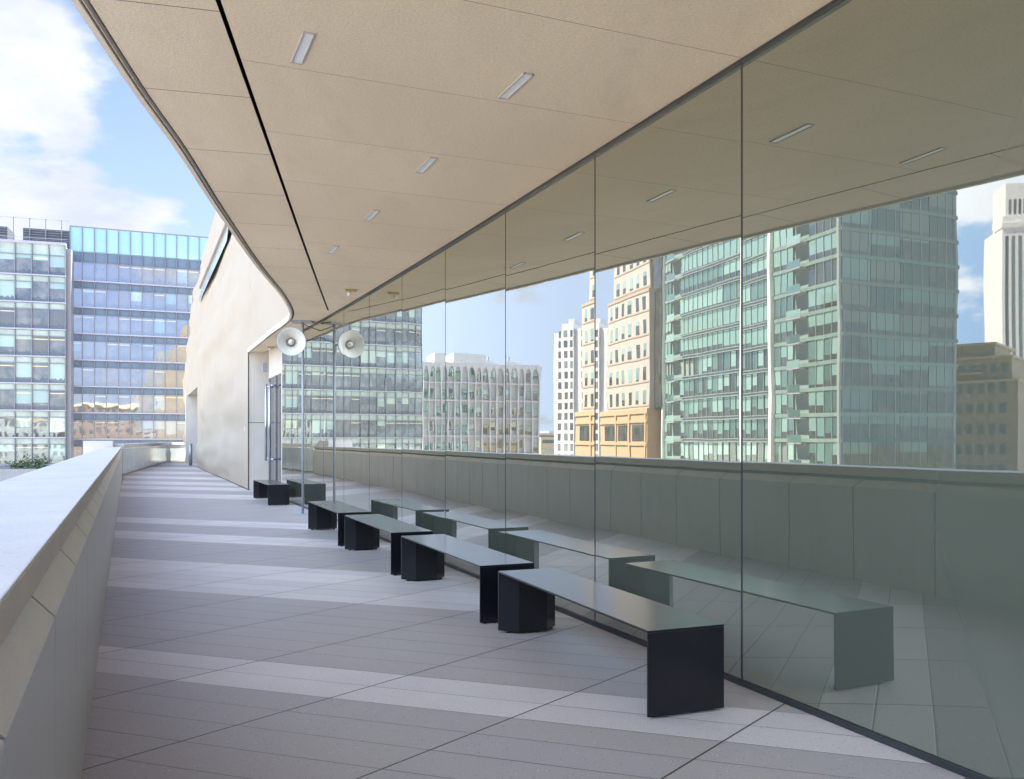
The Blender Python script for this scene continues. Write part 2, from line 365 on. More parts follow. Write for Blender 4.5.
# ------------------------------------------------------------------ mesh helpers
class MB:
    """Collects shapes and links them as ONE mesh object."""
    def __init__(s): s.bm = bmesh.new()
    def face(s, pts, smooth=False):
        f = s.bm.faces.new([s.bm.verts.new(p) for p in pts]); f.smooth = smooth; return s
    def prism(s, low, high):
        a = [s.bm.verts.new(p) for p in low]; b = [s.bm.verts.new(p) for p in high]; n = len(a)
        s.bm.faces.new(a[::-1]); s.bm.faces.new(b)
        for i in range(n): s.bm.faces.new((a[i], a[(i + 1) % n], b[(i + 1) % n], b[i]))
        return s
    def box(s, x0, x1, y0, y1, z0, z1):
        return s.prism([(x0, y0, z0), (x1, y0, z0), (x1, y1, z0), (x0, y1, z0)], [(x0, y0, z1), (x1, y0, z1), (x1, y1, z1), (x0, y1, z1)])
    def fbox(s, o, u, v, a0, a1, b0, b1, z0, z1):      # box in a plan frame: origin o, axes u and v
        q = lambda a, b, z: Vector((o[0], o[1], 0)) + u * a + v * b + Vector((0, 0, z))
        return s.prism([q(a0, b0, z0), q(a1, b0, z0), q(a1, b1, z0), q(a0, b1, z0)], [q(a0, b0, z1), q(a1, b0, z1), q(a1, b1, z1), q(a0, b1, z1)])
    def tube(s, pts, r, seg=12, cap=True, smooth=True):
        pts = [Vector(p) for p in pts]; rs = r if isinstance(r, (list, tuple)) else [r] * len(pts); rings = []
        for i, p in enumerate(pts):
            d = (pts[min(i + 1, len(pts) - 1)] - pts[max(i - 1, 0)]).normalized()
            a = d.orthogonal().normalized() if i == 0 else (a - d * a.dot(d)).normalized()
            b = d.cross(a)
            rings.append([s.bm.verts.new(p + (a * math.cos(2 * math.pi * j / seg) + b * math.sin(2 * math.pi * j / seg)) * rs[i]) for j in range(seg)])
        for A, B in zip(rings, rings[1:]):
            for j in range(seg): s.bm.faces.new((A[j], A[(j + 1) % seg], B[(j + 1) % seg], B[j])).smooth = smooth
        if cap: s.bm.faces.new(rings[0][::-1]); s.bm.faces.new(rings[-1])
        return s
    def lathe(s, o, axis, prof, seg=40):
        o = Vector(o); d = Vector(axis).normalized(); a = d.orthogonal().normalized(); b = d.cross(a); rings = []
        for h, r in prof:
            rings.append([s.bm.verts.new(o + d * h + (a * math.cos(2 * math.pi * j / seg) + b * math.sin(2 * math.pi * j / seg)) * r) for j in range(seg)])
        for A, B in zip(rings, rings[1:]):
            for j in range(seg): s.bm.faces.new((A[j], A[(j + 1) % seg], B[(j + 1) % seg], B[j])).smooth = True
        return s
    def grid(s, rows, smooth=True):
        vs_ = [[s.bm.verts.new(p) for p in r] for r in rows]
        for a, b in zip(vs_, vs_[1:]):
            for i in range(len(a) - 1): s.bm.faces.new((a[i], a[i + 1], b[i + 1], b[i])).smooth = smooth
        return vs_
    def build(s, name, m, parent=None, loc=None, bevel=0.):
        bm = s.bm
        if parent is not None and loc is None:           # shapes were given in world coordinates
            bm.verts.ensure_lookup_table()
            at_ = Vector(parent.location); up_ = parent.parent
            while up_ is not None: at_ += up_.location; up_ = up_.parent
            for v in bm.verts: v.co -= at_
        bmesh.ops.recalc_face_normals(bm, faces=bm.faces)
        if bevel:
            es = [e for e in bm.edges if len(e.link_faces) == 2 and e.calc_face_angle(0) > .5]
            bmesh.ops.bevel(bm, geom=es, offset=bevel, segments=2, profile=.6, affect='EDGES', clamp_overlap=True)
        me = bpy.data.meshes.new(name); bm.to_mesh(me); bm.free()
        me.materials.append(m)
        o = bpy.data.objects.new(name, me); COL.objects.link(o)
        if parent is not None: o.parent = parent
        if loc is not None: o.location = loc
        return o
def tag(o, label=None, cat=None, group=None, kind=None):
    for a, b in (('label', label), ('category', cat), ('group', group), ('kind', kind)):
        if b: o[a] = b
    return o
def empty(name, loc, rz=0., label=None, cat=None, group=None):
    o = bpy.data.objects.new(name, None); COL.objects.link(o); o.location = loc; o.rotation_euler = (0, 0, rz)
    o.empty_display_size = .3
    return tag(o, label, cat, group)
def copy_at(o, parent, loc, rz=0.):
    c = o.copy(); COL.objects.link(c); c.parent = parent; c.location = loc; c.rotation_euler = (0, 0, rz); return c
def copy_tree(o, parent=None):
    c = o.copy(); COL.objects.link(c); c.parent = parent
    for ch in list(o.children): copy_tree(ch, c)
    return c

# ------------------------------------------------------------------ ground
g = MB(); g.face([(-2500, -2500, GROUND), (2500, -2500, GROUND), (2500, 3500, GROUND), (-2500, 3500, GROUND)])
tag(g.build('ground', M['asphalt']), kind='structure')

# ------------------------------------------------------------------ the deck
Y0, YE = -8.0, 60.0
d_ = MB()
d_.face([line(-.5, Y0), line(5.2, Y0), line(5.2, YE), line(-.5, YE)])
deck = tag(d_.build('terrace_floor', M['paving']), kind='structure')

# ------------------------------------------------------------------ museum: lower body, facade, soffit
edge_px = [(78, 0), (138, 91), (180, 149), (212, 199), (233.5, 230.7), (246, 249), (259, 266.7), (270, 280), (280, 292), (286, 301), (290, 309), (290.8, 314.5), (288.8, 319.5), (281.6, 325.8), (269, 335)]
edge = [on_soffit(*p) for p in edge_px]
e0, e1 = edge[0], edge[1]
edge = [e0 + (e0 - e1) * k for k in (4.6, 3.5, 2.4, 1.2)] + edge
jamb = line(3.1, JAMB_Y); edge.append(Vector((jamb.x, jamb.y, zc(JAMB_Y))))
def smooth_curve(pts, sub=6):
    out = []
    for i in range(len(pts) - 1):
        p0, p1, p2, p3 = pts[max(i - 1, 0)], pts[i], pts[i + 1], pts[min(i + 2, len(pts) - 1)]
        for j in range(sub):
            u = j / sub
            out.append(.5 * ((2 * p1) + (p2 - p0) * u + (2 * p0 - 5 * p1 + 4 * p2 - p3) * u * u + (3 * p1 - p0 - 3 * p2 + p3) * u ** 3))
    return out + [pts[-1]]
EC = smooth_curve(edge)
for p in EC: p.z = zc(p.y)
FAR_Y = 58.0
museum = empty('museum_building', (2, 24, 0), label='cream rippled museum wing that overhangs the terrace, its facade curving into the soffit', cat='building')
# lower body under the deck
b = MB()
b.prism([line(-.92, Y0, GROUND), line(16, Y0, GROUND), line(16, 62, GROUND), line(-.92, 62, GROUND)], [line(-.92, Y0, -.03), line(16, Y0, -.03), line(16, 62, -.03), line(-.92, 62, -.03)])
b.build('lower_body', M['facade'], museum)
# the rippled skin
plan = [Vector((p.x, p.y, 0)) for p in EC]; nj = len(plan) - 1
ny = 110
plan += [line(3.1, JAMB_Y + (FAR_Y - JAMB_Y) * i / ny) for i in range(1, ny + 1)]
cum = [0.]
for a, c in zip(plan, plan[1:]): cum.append(cum[-1] + (c - a).length)
nrm = []
for i in range(len(plan)):
    tdir = plan[min(i + 1, len(plan) - 1)] - plan[max(i - 1, 0)]
    nrm.append(Vector((-tdir.y, tdir.x, 0)).normalized())
TOPZ = 24.0
D2A, D2B, D2H = 45.0, 54.0, 4.2                        # the far doorway cut in the skin
def ripple(i, z):
    s_, y = cum[i], plan[i].y
    far = max(0., min(1., (y - JAMB_Y) / 3.0))
    warp = noise.noise(Vector((s_ * .22, z * .35, 4.)))
    a = noise.noise(Vector((s_ * .085 + .35 * warp, z * .95 + s_ * .03, 1.3)))
    r2 = abs(noise.noise(Vector((s_ * .16, z * .8 - s_ * .04, 9.)))) 
    c_ = noise.noise(Vector((s_ * .13 + 7, z * 2.1 + .5 * warp, 3.3)))
    f = .15 * a + .12 * (r2 - .25) + .10 * c_ 
    f *= (.25 + .75 * max(0, min(1, (y - 12) / 20)))
    amp = max(0., min(1., (z - zc(y)) / 1.6)) if i <= nj else far
    if i > nj and z < .35: amp *= max(0, z / .35) * .8 + .2
    if i > nj and 42.5 < y < 55.5 and z < 6: amp *= max(0., min(1., (z - D2H - .4) / 1.2))
    o = f * amp
    if i > nj: o += .40 * max(0., (y - 33) / 25) * math.exp(-((z - .75) / .55) ** 2) * min(1, z / .5 + .1) * (1 if y < 44.5 else 0)
    return o
def lean(z): return .013 * max(0., z - 4) ** 2
def skin(i, z):
    return plan[i] + nrm[i] * (ripple(i, z) - lean(z)) + Vector((0, 0, z))
b = MB()
nz = 74
rows = []
for i in range(len(plan)):
    zb = zc(plan[i].y) if i <= nj else D2H
    rows.append([skin(i, zb + (TOPZ - zb) * (j / nz) ** 1.35) for j in range(nz + 1)])
# lower part beyond the jamb joins the upper part at the doorway height
b.grid(rows[:nj + 1])
low = []
for i in range(nj, len(plan)): low.append(i)
full = [[skin(i, TOPZ * ((j / 90) ** 1.25)) for j in range(91)] for i in low]
vsf = [[b.bm.verts.new(p) for p in r] for r in full]
for ii, (a, c) in enumerate(zip(vsf, vsf[1:])):
    y = plan[low[ii]].y
    for j in range(90):
        if D2A < y < D2B and a[j + 1].co.z < D2H + .05: continue
        b.bm.faces.new((a[j], a[j + 1], c[j + 1], c[j])).smooth = True
b.build('facade_skin', M['facade'], museum)
gapm = MB(); gapm.grid([[skin(i, 0) + nrm[i] * .006 + Vector((0, 0, .002)), skin(i, 0) + nrm[i] * .006 + Vector((0, 0, .03))] for i in range(nj, len(plan)) if not D2A < plan[i].y < D2B and plan[i].y < D2A], False)
gapm.build('base_gap', M['joint'], museum)
# body behind the skin: back, roof, ends
b = MB()
b.prism([line(7.2, -1.5, zc(0) + .5), line(22, -1.5, zc(0) + .5), line(22, FAR_Y, zc(0) + .5), line(7.2, FAR_Y, zc(0) + .5)],
        [line(9.2, -1.5, TOPZ), line(22, -1.5, TOPZ), line(22, FAR_Y, TOPZ), line(9.2, FAR_Y, TOPZ)])
b.build('upper_body', M['facade'], museum)
b = MB()
tops = [r[-1] for r in rows[:nj + 1]] + [r[-1] for r in full[1:]]
b.grid([[p - Vector((0, 0, .01)), Vector((p.x, p.y, TOPZ - .01)) + N * 16] for p in tops[::4] + [tops[-1]]], False)
b.build('roof', M['facade'], museum)
pf = [skin(len(plan) - 1, TOPZ * j / 30) for j in range(31)]
b = MB(); b.grid([pf, [p + N * (12 + lean(p.z)) for p in pf]], False)
b.build('end_wall', M['facade'], museum)
# wall behind the glass and room ceiling above it, so nothing leaks in
b = MB()
b.prism([line(GLASS + .35, -1.4, -.02), line(GLASS + .6, -1.4, -.02), line(GLASS + .6, 21.15, -.02), line(GLASS + .35, 21.15, -.02)],
        [line(GLASS + .35, -1.4, 4.6), line(GLASS + .6, -1.4, 4.6), line(GLASS + .6, 21.15, 4.6), line(GLASS + .35, 21.15, 4.6)])
b.build('inner_wall', M['slot'], museum)
# pier at the end of the glass, doorway jamb, cream panel
zt = zc(JAMB_Y) + .15
RW = 3.60                                               # line of the recessed door wall
b = MB()
b.fbox(jamb, D, N, .03, 1.2, .03, .60, 0, zt); b.build('door_jamb', M['door_wall'], museum, bevel=.012)
b = MB(); b.fbox(jamb, D, N, .026, .5, .028, .48, 1.88, 1.895); b.build('jamb_joint', M['joint'], museum)
p = line(RW, 21.1)
b = MB(); b.fbox(p, D, N, 0, .96, 0, .3, 0, zt); b.build('wall_panel', M['door_wall'], museum, bevel=.01)
b = MB(); b.fbox(p, D, N, -.13, -.004, -.135, .3, 0, zt); b.build('glass_end_post', M['door_wall'], museum, bevel=.01)
# double door with long pulls
p = line(RW, 22.0)
door = MB().fbox(p, D, N, 0, 2.6, .06, .14, .02, 3.1).build('door', M['dark_glass'], museum)
MB().fbox(p, D, N, 0, 2.6, .05, .15, 3.1, zt).build('transom', M['door_wall'], museum)
for a in (.06, 1.24, 1.36, 2.5):
    MB().fbox(p, D, N, a - .04, a + .04, .03, .058, .02, 3.1).build('stile', M['chrome'], door)
for a in (.95, 1.65):
    q = p + D * a - N * .15
    h = MB(); h.tube([q + Vector((0, 0, .85)), q + Vector((0, 0, 2.9))], .034)
    for z in (.9, 2.82): h.tube([q + Vector((0, 0, z)), q + N * .19 + Vector((0, 0, z))], .026)
    h.build('pull_handle', M['chrome'], door)
hb = MB().fbox(line(RW, 24.5), D, N, 0, .12, -.10, .02, 3.3, 3.55).build('door_closer', M['steel'], museum)
# far doorway
q = line(3.1, D2B)
MB().fbox(q, D, N, -.02, .5, -.1, 1.6, 0, D2H + .3).build('far_jamb', M['door_wall'], museum)
MB().fbox(line(3.1, D2A), D, N, -.2, 10, 1.05, 1.3, 0, D2H + .3).build('far_door', M['dark_glass'], museum)
MB().fbox(line(3.1, D2A), D, N, -.3, 10, .05, 1.3, D2H, D2H + .25).build('far_lintel', M['door_wall'], museum)
# slit window high in the facade
def flat(i, z, d): return plan[i] + nrm[i] * (d - lean(z)) + Vector((0, 0, z))
b = MB(); fr = MB()
idx = [i for i in range(nj, len(plan)) if 31.5 < plan[i].y < 46]
b.grid([[flat(i, z, .16) for z in (8.55, 8.9, 9.3)] for i in idx])
b.build('slit_window', M['pale_glass'], museum)
fr.grid([[flat(i, 9.3, -.1), flat(i, 9.3, .26), flat(i, 9.42, .26), flat(i, 9.42, -.1)] for i in idx], False)
fr.build('window_hood', M['tan_dark'], museum)

# ---- soffit
slotA, slotB = on_soffit(218, 0), on_soffit(328, 310)
sdir = (slotB - slotA).normalized(); sdir.z = 0; sdir.normalize()
slotA = slotA - sdir * 12
sn = Vector((sdir.y, -sdir.x, 0)); SW = .013
def slot_x(y): return slotA.x + (y - slotA.y) * sdir.x / sdir.y
soffit = empty('terrace_soffit', (0, 6, 3.56), label='sand coloured cast soffit over the terrace with a long black slot', cat='soffit')
left = MB(); right = MB(); slot = MB()
lrows, rrows, srows = [], [], []
for p in EC:
    tN = (GLASS * N.x - p.dot(N)); g_ = p + N * (tN + .10); g_.z = zc(g_.y) if g_.y > 8 else 3.56
    # cut the line p -> g_ with the slot line
    den = N.x - N.y * sdir.x / sdir.y
    a = (slot_x(p.y) - p.x) / den
    c = p + N * a
    if c.y < slotB.y and a > .05:
        l = c - N * SW; r = c + N * SW
    else:
        a = max(.02, min(a, tN - .05)) if a > 0 else .02
        c = p + N * min(max(a, .02), max(tN - .05, .03)); l = r = c
    for v in (l, r): v.z = zc(v.y)
    lrows.append([p + N * .055, p.lerp(l, .35), p.lerp(l, .7), l]); rrows.append([r + (g_ - r) * (k / 5) for k in range(6)]); srows.append((l, r))
for rr in lrows + rrows:
    for v in rr: v.z = zc(v.y)
left.grid(lrows); right.grid(rrows)
left.build('outer_panel', M['soffit_edge'], soffit); right.build('inner_panel', M['soffit'], soffit)
up = Vector((0, 0, .10))
slot.grid([[l, l + up, r + up, r] for l, r in srows if (r - l).length > .01], False)
slot.build('slot', M['slot'], soffit)
# trim along the outer edge: drip lip, dark groove, bright bead
lip = MB(); bead = MB(); groove = MB(); cover = MB()
def off(p, n, a, z): return p + n * a + Vector((0, 0, z))
ECn = nrm[:nj + 1]
lip.grid([[off(p, n, -.012, .03), off(p, n, -.012, -.018), off(p, n, .022, -.020), off(p, n, .030, .05), off(p, n, .01, .09)] for p, n in zip(EC, ECn)], False)
lip.build('drip_lip', M['lip'], soffit)
groove.grid([[off(p, n, -.013, .02), off(p, n, -.018, .028), off(p, n, -.024, .02)] for p, n in zip(EC, ECn)], False)
groove.build('edge_groove', M['joint'], soffit)
bead.grid([[off(p, n, -.020, -.005), off(p, n, -.028, -.008), off(p, n, -.030, .02)] for p, n in zip(EC, ECn)], False)
bead.build('edge_bead', M['lip'], soffit)

# ---- recessed lamps
def ceiling_lamp(name, c, ang, L, W):
    root = empty(name, c, ang)
    f = MB()
    for (x0, x1, y0, y1) in ((-L / 2, L / 2, -W / 2, -W / 2 + .007), (-L / 2, L / 2, W / 2 - .007, W / 2), (-L / 2, -L / 2 + .007, -W / 2, W / 2), (L / 2 - .007, L / 2, -W / 2, W / 2)):
        f.box(x0, x1, y0, y1, -.008, .01)
    f.build('frame', M['lamp_frame'], root, loc=(0, 0, 0))
    MB().box(-L / 2 + .007, L / 2 - .007, -W / 2 + .007, W / 2 - .007, -.003, .008).build('diffuser', M['diffuser'], root, loc=(0, 0, 0))
    return root
lamps = [((302.5, 48), .43, 'slim ceiling lamp closest to the black slot, alone in its row'),
         ((515, 86), .43, 'slim ceiling lamp nearest the glass wall, largest of its row'),
         ((426, 165), .41, 'slim ceiling lamp second of the row along the glass wall'),
         ((371.5, 215), .42, 'slim ceiling lamp third of the row along the glass wall'),
         ((333, 249.5), .42, 'slim ceiling lamp farthest along the row, close to the slot end')]
lamp0 = None
for (px, sl_, lab) in lamps:
    c = on_soffit(*px); ang = math.atan2(1.0, -sl_)
    if lamp0 is None: o = lamp0 = ceiling_lamp('ceiling_lamp', c, ang, .41, .062)
    else: o = copy_tree(lamp0); o.location = c; o.rotation_euler = (0, 0, ang)
    tag(o, lab, 'lamp', 'slim recessed lamps in the soffit')

# amber spot brackets under the soffit
def spot(c, ang, lab):
    r_ = empty('ceiling_spotlight', c, ang)
    MB().box(-.10, .07, -.025, .025, -.03, 0).build('bracket', M['amber'], r_, loc=(0, 0, 0), bevel=.006)
    MB().lathe((-.04, 0, -.03), (0, 0, -1), [(0, .0), (0, .02), (.035, .026), (.055, .032), (.06, .027), (.05, 0)], 20).build('lamp_head', M['white'], r_, loc=(0, 0, 0))
    tag(r_, lab, 'spotlight', 'amber spotlights under the soffit'); return r_
spot(on_soffit(352, 289.5), R(20), 'small amber ceiling spotlight by the head of the glass wall')
c = line(3.45, 22.6); c.z = zc(22.6)
spot(c, R(20), 'small amber ceiling spotlight over the door recess')

# ------------------------------------------------------------------ the glass wall: pillowed panes
gw = empty('glass_wall', line(GLASS, 5.02), label='tall frameless wall of coated green glass panes mirroring the city and the benches', cat='glass wall')
PW, GAP, SAG = 1.61, .017, .0042
ys = [5.02 + PW * k for k in range(-4, 10)] + [20.95]
for y0, y1 in zip(ys, ys[1:]):
    P0, P1 = line(GLASS, y0), line(GLASS, y1); Lp = (P1 - P0).length
    zt_ = zc((y0 + y1) / 2) - .02; zb_ = .035
    sg = SAG * (Lp / 1.75) ** 2 * random.uniform(.85, 1.15) * (1 if y0 < 11 else .35); nu, nv = 28, 36
    m_ = MB()
    rows = []
    for i in range(nu + 1):
        u = i / nu; r_ = []
        for j in range(nv + 1):
            v = j / nv
            bulge = sg * (1 - (2 * u - 1) ** 2) * (1 - (2 * v - 1) ** 6)
            q = P0 + D * (GAP / 2 + (Lp - GAP) * u) - N * bulge
            r_.append(Vector((q.x, q.y, zb_ + (zt_ - zb_) * v)))
        rows.append(r_)
    m_.grid(rows)
    # flat back, 24 mm behind
    bk = lambda u, z: P0 + D * (GAP / 2 + (Lp - GAP) * u) + N * .024 + Vector((0, 0, z))
    m_.face([bk(0, zb_), bk(1, zb_), bk(1, zt_), bk(0, zt_)])
    m_.build('glass_pane', M['coated'], gw)
    MB().fbox(P0, D, N, -GAP / 2, GAP / 2, .0015, .024, zb_, zt_).build('joint', M['joint'], gw)
Lg = (ys[-1] - ys[0]) / D.y
MB().fbox(line(GLASS, ys[0]), D, N, 0, Lg, -.012, .05, 0, .033).build('base_channel', M['channel'], gw)
hc_ = MB()
ring = []
for k in range(41):
    y = ys[0] + (ys[-1] - ys[0]) * k / 40; p = line(GLASS, y); z = zc(y)
    ring.append([p - N * .030 + Vector((0, 0, z + .01)), p - N * .030 + Vector((0, 0, z - .02)), p + N * .05 + Vector((0, 0, z - .02)), p + N * .05 + Vector((0, 0, z + .01))])
hc_.grid(ring, False); hc_.build('head_channel', M['channel'], gw)

# ------------------------------------------------------------------ parapet
HC, HF, HB, PX = 1.134, 1.009, .933, -.189
HF2, PE = 1.045, 34.6
par = empty('parapet_wall', pline(-.4, 4), label='long stone parapet with pale cap and bevelled grey panels along the terrace edge', cat='parapet')
def cut(o, a0, a1, prof, u=DP, v=NP, slant=None):
    """A length of the parapet: profile points (offset across, height, shift along) from a0 to a1."""
    q = lambda a, pt: o + u * (a + (pt[2] if len(pt) > 2 else 0)) + v * pt[0] + Vector((0, 0, pt[1]))
    return MB().prism([q(a0, p_) for p_ in prof], [q(a1, p_) for p_ in prof])
LQ = .95 / DP.y
y = 2.32 - .95 * 11
while y < PE:
    Lq = (min(y + .95, PE) - y) / DP.y; o = pline(PX, y); gq = .009
    cut(o, gq, Lq - gq, [(0, 0), (0, HB), (-.25, HB), (-.25, 0)]).build('panel', M['panel'], par, bevel=.003)
    cut(o, gq, Lq - gq, [(-.001, HB + .001), (-.046, HF, -.106), (-.25, HF, -.106), (-.25, HB + .001)]).build('bevel_panel', M['bevel'], par)
    y += .95
y = 2.54 - 1.06 * 10
while y < PE:
    Lq = (min(y + 1.06, PE) - y) / DP.y; o = pline(PX, y)
    cut(o, .0022, Lq - .0022, [(-.0275, HF2 + .004), (-.0195, HC), (-.59, HC - .006), (-.59, HF2 + .004)]).build('cap_stone', M['stone_cap'], par, bevel=.004)
    y += 1.06
LP = (PE - Y0) / DP.y
cut(pline(PX, Y0), 0, LP, [(-.0258, HF2), (-.0178, HC - .007), (-.040, HC - .007), (-.040, HF2)]).build('cap_fascia', M['fascia'], par)
MB().fbox(pline(PX, Y0), DP, NP, 0, LP, -.56, -.06, -.5, HF2 + .003).build('core', M['joint'], par)
MB().fbox(pline(PX, Y0), DP, NP, 0, LP, -.585, -.562, -3, HF2).build('outer_face', M['panel'], par)
MB().fbox(pline(-.62, 33.0), DP, NP, 0, 1.7, -.92, .08, -1, 1.37).build('return_wall', M['stone_cap'], par, bevel=.01)
MB().fbox(pline(PX, Y0), DP, NP, 0, LP, -.03, -.010, .0, HB - .01).build('joint_backing', M['joint'], par)

# far balustrade: glass panels under a pale rail, turning across the end of the deck
gb = empty('glass_balustrade', line(-.2, 36), label='pale glass balustrade with stone rail turning across the far end of the terrace', cat='balustrade')
bp = [pline(-.19, PE + .05), Vector((-22.4, 57.3, 0)), Vector((-21.5, 58.6, 0))]
for (a, c), n_ in zip(((bp[0], bp[1]), (bp[1], bp[2])), (6, 1)):
    u = (c - a).normalized(); v = Vector((u.y, -u.x, 0)); L = (c - a).length
    for k in range(n_):
        MB().fbox(a, u, v, L * k / n_ + .012, L * (k + 1) / n_ - .012, -.012, .012, .06, 1.05).build('glass_panel', M['pale_glass'], gb)
    MB().fbox(a, u, v, 0, L + (.2 if n_ > 1 else 0), -.45, .06, 1.08, 1.24).build('rail', M['stone_cap'], gb, bevel=.01)
    MB().fbox(a, u, v, 0, L, -.03, .03, 0, .058).build('shoe', M['mullion'], gb)
bo = empty('bollard', on_z(190.5, 465.5, 0), label='grey green post standing by the far doorway', cat='bollard')
MB().tube([bo.location, bo.location + Vector((0, 0, 1.16))], .09, 16).build('post', M['bollard'], bo)
MB().tube([bo.location + Vector((0, 0, 1.16)), bo.location + Vector((0, 0, 1.19))], .095, 16).build('cap', M['steel'], bo)

# ------------------------------------------------------------------ benches
BL, BWd, BH, TH = 2.17, .45, .445, .012
def make_bench():
    root = empty('bench', (0, 0, 0))
    MB().box(-BL / 2, BL / 2, -BWd / 2, BWd / 2, BH - TH, BH).build('seat', M['bench'], root, loc=(0, 0, 0), bevel=.0018)
    for s_ in (-1, 1):
        e = s_ * BL / 2; m_ = MB(); i1 = s_ * (BL / 2 - TH); i2 = s_ * (BL / 2 - .125)
        m_.box(min(e, i1), max(e, i1), -BWd / 2, BWd / 2, .012, BH - TH - .0006)
        sh = [(i1, -BWd / 2 + .001), (i2, -BWd / 2 + .115), (i2, BWd / 2 - .115), (i1, BWd / 2 - .001)]
        m_.prism([(x - s_ * .0005, y, .014) for x, y in sh], [(x - s_ * .0005, y, BH - TH - .001) for x, y in sh])
        lg = m_.build('leg', M['bench'], root, loc=(0, 0, 0), bevel=.0012)
        for yy in (-.17, .17):
            MB().tube([(e - s_ * .05, yy, 0), (e - s_ * .05, yy, .013)], .018, 10).build('foot', M['cable'], lg, loc=(0, 0, 0))
    return root
bench_pts = [((.68, 4.40), (-.102, 6.417)), ((-.242, 6.678), (-1.106, 8.77)), ((-1.246, 9.06), (-2.13, 11.20)), ((-2.28, 11.53), (-3.18, 13.72)), ((-5.20, 18.75), (-6.19, 21.06))]
bench_lab = ['black steel bench closest to the camera, its near end at the glass joint',
             'second black steel bench from the camera, between the nearest bench and the third',
             'third black steel bench from the camera, in the middle of the row',
             'fourth black steel bench, just in front of the speaker pole',
             'black steel bench farthest away, beside the doorway behind the speaker pole']
bench0 = None
for (a, c), lab in zip(bench_pts, bench_lab):
    a = Vector((*a, 0)); c = Vector((*c, 0)); u = (c - a).normalized(); v = Vector((u.y, -u.x, 0))
    o = bench0 = make_bench() if bench0 is None else bench0
    if lab is not bench_lab[0]: o = copy_tree(bench0)
    o.location = (a + c) / 2 + v * BWd / 2; o.rotation_euler = (0, 0, math.atan2(u.y, u.x)); o.scale = ((c - a).length / BL, 1, 1)
    tag(o, lab, 'bench', 'folded steel benches along the glass wall')

# ------------------------------------------------------------------ speaker pole and horn
PY = 16.6; pp = Vector((-3.945, PY, 0)); zt = zc(PY)
pole = empty('speaker_pole', pp, label='thin grey steel pole standing between deck and soffit in front of the glass', cat='pole')
MB().tube([pp + Vector((0, 0, .012)), pp + Vector((0, 0, zt - .012))], .024, 16).build('shaft', M['steel'], pole)
MB().box(pp.x - .14, pp.x + .14, pp.y - .14, pp.y + .14, 0, .012).build('base_plate', M['steel'], pole)
MB().box(pp.x - .19, pp.x + .19, pp.y - .16, pp.y + .16, zt - .03, zt - .002).build('top_plate', M['steel'], pole)
hz = H + 98.5 / F * 16.2
hp = Vector(((291.5 - CX) / F * 16.2, 16.2, hz)); ax = Vector((.30, -.95, -.03)).normalized()
horn = empty('horn_loudspeaker', hp, label='cream horn loudspeaker clamped high on the steel pole', cat='loudspeaker')
prof = [(-.36, .0), (-.36, .055), (-.30, .06), (-.20, .075), (-.12, .11), (-.05, .175), (-.01, .235), (0, .258), (.008, .260), (.006, .250), (-.01, .228), (-.05, .168), (-.12, .102), (-.18, .085), (-.185, .0)]
MB().lathe(hp, ax, prof, 48).build('bell', M['horn'], horn)
MB().lathe(hp, ax, [(-.185, .0), (-.182, .084), (-.175, .084), (-.172, .02)], 32).build('throat', M['horn_dark'], horn)
MB().lathe(hp, ax, [(-.18, .055), (-.08, .05), (-.05, .036), (-.045, .022), (-.03, .018), (-.028, 0)], 28).build('reflex_cone', M['horn'], horn)
MB().lathe(hp, ax, [(.0, .256), (.012, .262), (.012, .268), (-.004, .268)], 48).build('rim', M['steel'], horn)
MB().tube([hp - ax * .30, pp + Vector((0, 0, hz))], .018, 10).build('clamp', M['steel'], horn)
cpts = []
for k in range(25):
    u = k / 24; cpts.append(Vector((pp.x + .03 + .42 * math.sin(u * math.pi) * (1 - .2 * u), PY - .05 * u, zt - .06 - (zt - .06 - hz) * (u ** .75) * .9)))
tag(MB().tube(cpts, .008, 8).build('speaker_cable', M['cable']), 'thin black cable looping from the soffit to the loudspeaker', 'cable')

# ------------------------------------------------------------------ buildings
def frame(a, c):                                        # facade from a to c as seen from outside: left to right
    u = (c - a); L = u.length; u.normalize(); return math.atan2(u.y, u.x), L
def bld(name, a, ang, label, cat='building', group=None):
    return empty(name, (a.x, a.y, GROUND), ang, label, cat, group)
def lz(z): return z - GROUND                            # local height
def part(m_, name, m, root): return m_.build(name, m, root, loc=(0, 0, 0))
def pane_proto(w_, h_, name, m, root, d=.04):
    return MB().box(0, w_, -d, 0, 0, h_).build(name, m, root, loc=(0, 0, 0))

